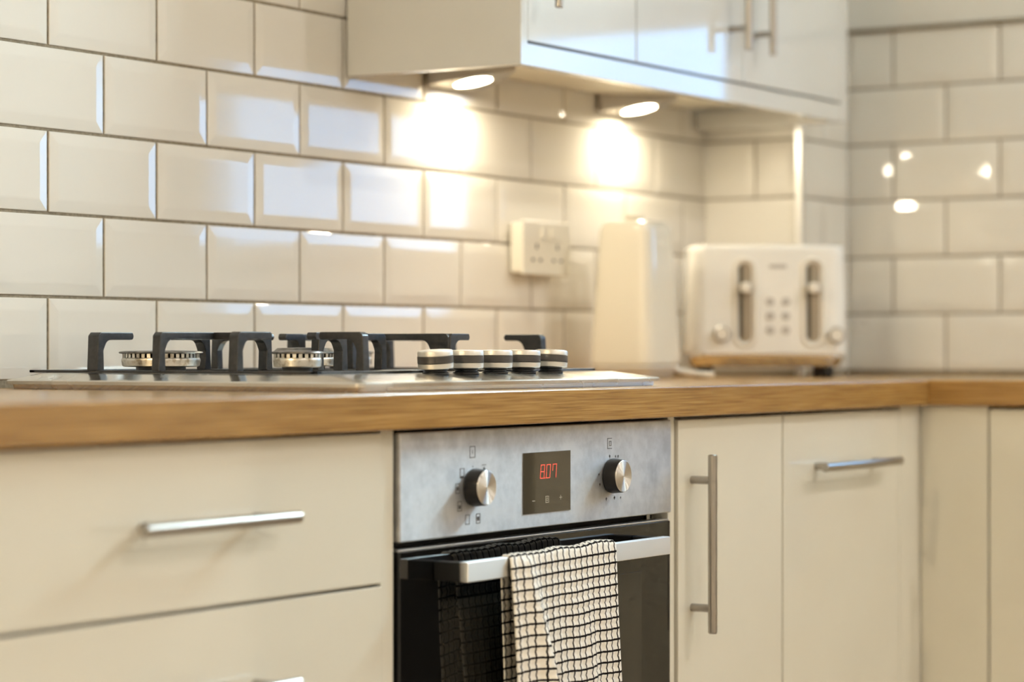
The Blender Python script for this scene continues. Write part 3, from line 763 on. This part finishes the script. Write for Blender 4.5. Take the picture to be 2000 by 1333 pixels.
for cx in (1.094, 1.122):
    obj('switch', MB().box((cx-.006, -.0400, 1.121), (cx+.006, -.0360, 1.139), .0015), 'socket', fp)

# ------------------------------------------------------------------ kettle
def sup(rx, ry, z, n=48, e=3.4, cx=0, cy=0):
    pts = []
    for i in range(n):
        a = 2*PI*i/n; c, s = math.cos(a), math.sin(a)
        pts.append(Vector((cx + rx*math.copysign(abs(c)**(2/e), c), cy + ry*math.copysign(abs(s)**(2/e), s), z)))
    return pts
KX, KY = 1.206, -.142
t = thing('kettle', 'cream enamel electric jug kettle standing beside the socket', 'kettle', (KX, KY, ZW), .0)
def kl(rows, e=5.5): return MB().loft([sup(r, r, z, e=e) for r, z in rows])
obj('power_base', kl([(.044, .0005), (.047, .003), (.057, .016), (.058, .0185), (.056, .0205)]), 'plastic', t, local=True)
body = obj('body', kl([(.0545, .021), (.0580, .024), (.0585, .030), (.0560, .09), (.0510, .17), (.0475, .228), (.0468, .238), (.0440, .243)]), 'kettle', t, local=True)
obj('lid', kl([(.0435, .2432), (.0420, .2475), (.0360, .2505), (.001, .2512)]), 'kettle', t, local=True)
obj('lid_knob', MB().lathe([(.011, .2505), (.012, .252), (.0165, .256), (.0165, .2595), (.014, .2615), (.0005, .262)], (0.004, 0.006, 0)), 'kettle', t, local=True)
a = Vector((.70, .71, 0)); pts = [Vector((0, 0, z)) + a*r for r, z in ((.058, .215), (.075, .226), (.094, .218), (.101, .19), (.102, .13), (.098, .08), (.085, .058), (.066, .055))]
obj('grip', MB().tube(pts, [.009, .010, .0105, .011, .011, .0105, .010, .009], 12), 'plastic', t, local=True)
pts = []
for k in range(25):
    q = k/24
    pts.append((.022 + .044*q + .006*math.sin(q*3), -.052 - .046*q + .008*math.sin(q*5), .0060 + .014*(1-q)**2))
obj('power_cord', MB().tube(pts, .0046, 10), 'plastic', t, local=True)

# ------------------------------------------------------------------ toaster
fwd = Vector((math.cos(YAW), math.sin(YAW), 0)); rgt = Vector((math.sin(YAW), -math.cos(YAW), 0))
TC = CAM + 4.13*fwd + rgt*(4.13*(1501-1000)/4899.0); TC.z = ZW
t = thing('toaster', 'white four-slice toaster with two oval lever slots in the corner', 'toaster', TC, YAW - PI/2)
def tr(hw, y0, y1, z, r=.030): return rrect(-hw, hw, y0, y1, r, z, 6)
D = .170
obj('base', MB().loft([tr(.119, .013, D-.013, .0175), tr(.122, .010, D-.010, .019), tr(.1268, .0052, D-.0052, .031), tr(.1285, .0035, D-.0035, .034), tr(.1285, .0035, D-.0035, .0402)]), 'chrome', t, local=True)
obj('shell', MB().loft([tr(.1325, .0, D, .0402), tr(.1335, -.0005, D, .043), tr(.1330, .0, D, .06), tr(.1300, .004, D-.004, .18), tr(.1292, .0048, D-.0048, .209), tr(.1282, .0058, D-.0058, .214), tr(.1262, .0078, D-.0078, .2175), tr(.1200, .014, D-.014, .2192)]), 'toaster', t, local=True)
for sx in (-.1, .1):
    for y in (.03, D-.03): obj('foot', MB().lathe([(.010, 0.0003), (.011, .003), (.011, .0178)], (sx, y, 0), 20), 'black', t, local=True)
def yfz(z): return .0 + .004*(z-.06)/.12      # front face leans back a little
def stadium(cx, z0_, z1_, r, n=10):
    pts = []
    for i in range(n+1): a = PI*i/n; pts.append((cx + r*math.cos(a), z1_-r + r*math.sin(a)))
    for i in range(n+1): a = PI + PI*i/n; pts.append((cx + r*math.cos(a), z0_+r + r*math.sin(a)))
    return pts
for cx in (-.0385, .0735):
    z0_, z1_ = .0475, .2005
    out = stadium(cx, z0_, z1_, .0215); inn = stadium(cx, z0_+.011, z1_-.011, .0105); mid = stadium(cx, z0_+.0050, z1_-.0050, .0165)
    R_ = [[Vector((p[0], yfz(p[1]) + .0005, p[1])) for p in out], [Vector((p[0], yfz(p[1]) - .004, p[1])) for p in mid], [Vector((p[0], yfz(p[1]) + .0, p[1])) for p in inn]]
    rg = obj('slot_ring', MB().loft(R_, cap=False), 'plastic', t, local=True)
    inn2 = stadium(cx, z0_+.0105, z1_-.0105, .0110)
    obj('slot_plate', MB().prism([(p[0], p[1]) for p in inn2], .0012, ((0, -.0016, 0), (1, 0, 0), (0, .0333, 1), (0, -1, 0))), 'slotplate', rg, local=True)
    obj('slot_gap', MB().prism([(cx-.0095, .064), (cx-.004, .064), (cx-.004, .184), (cx-.0095, .184)], .0010, ((0, -.0030, 0), (1, 0, 0), (0, .0333, 1), (0, -1, 0))), 'gap', rg, local=True, smooth=False)
    obj('lever', MB().box((cx-.0085, -.020, .139), (cx+.0085, .001, .156), .004, 3), 'plastic', rg, local=True)
for cx, z in ((-.0775, .0715), (.1115, .070)):
    k = obj('dial', MB().lathe([(.0135, .0005), (.0135, -.010), (.0120, -.012), (.0004, -.012)], (cx, yfz(z), z), 28, 'y'), 'bar', t, local=True)
    obj('dial_face', MB().lathe([(.0105, -.0121), (.0100, -.0132), (.0004, -.0132)], (cx, yfz(z), z), 28, 'y'), 'plastic', k, local=True)
for r_ in range(3):
    for c_ in range(2):
        cx, z = .003 + .0255*c_, .078 + .0235*r_
        obj('button', MB().lathe([(.0072, .001), (.0072, -.0010), (.0062, -.0016), (.0004, -.0016)], (cx, yfz(z), z), 20, 'y'), 'button', t, local=True)
obj('badge', MB().box((.002, yfz(.185)-.0009, .180), (.030, yfz(.185)+.001, .1865), .0003), 'button', t, local=True)
mb = MB()
for y in (.035, .063, .092, .120):
    for s in (-1, 1): mb.box((s*.055-.045, y, .2185), (s*.055+.045, y+.014, .2198))
obj('bread_slots', mb, 'dark', t, local=True, smooth=False)
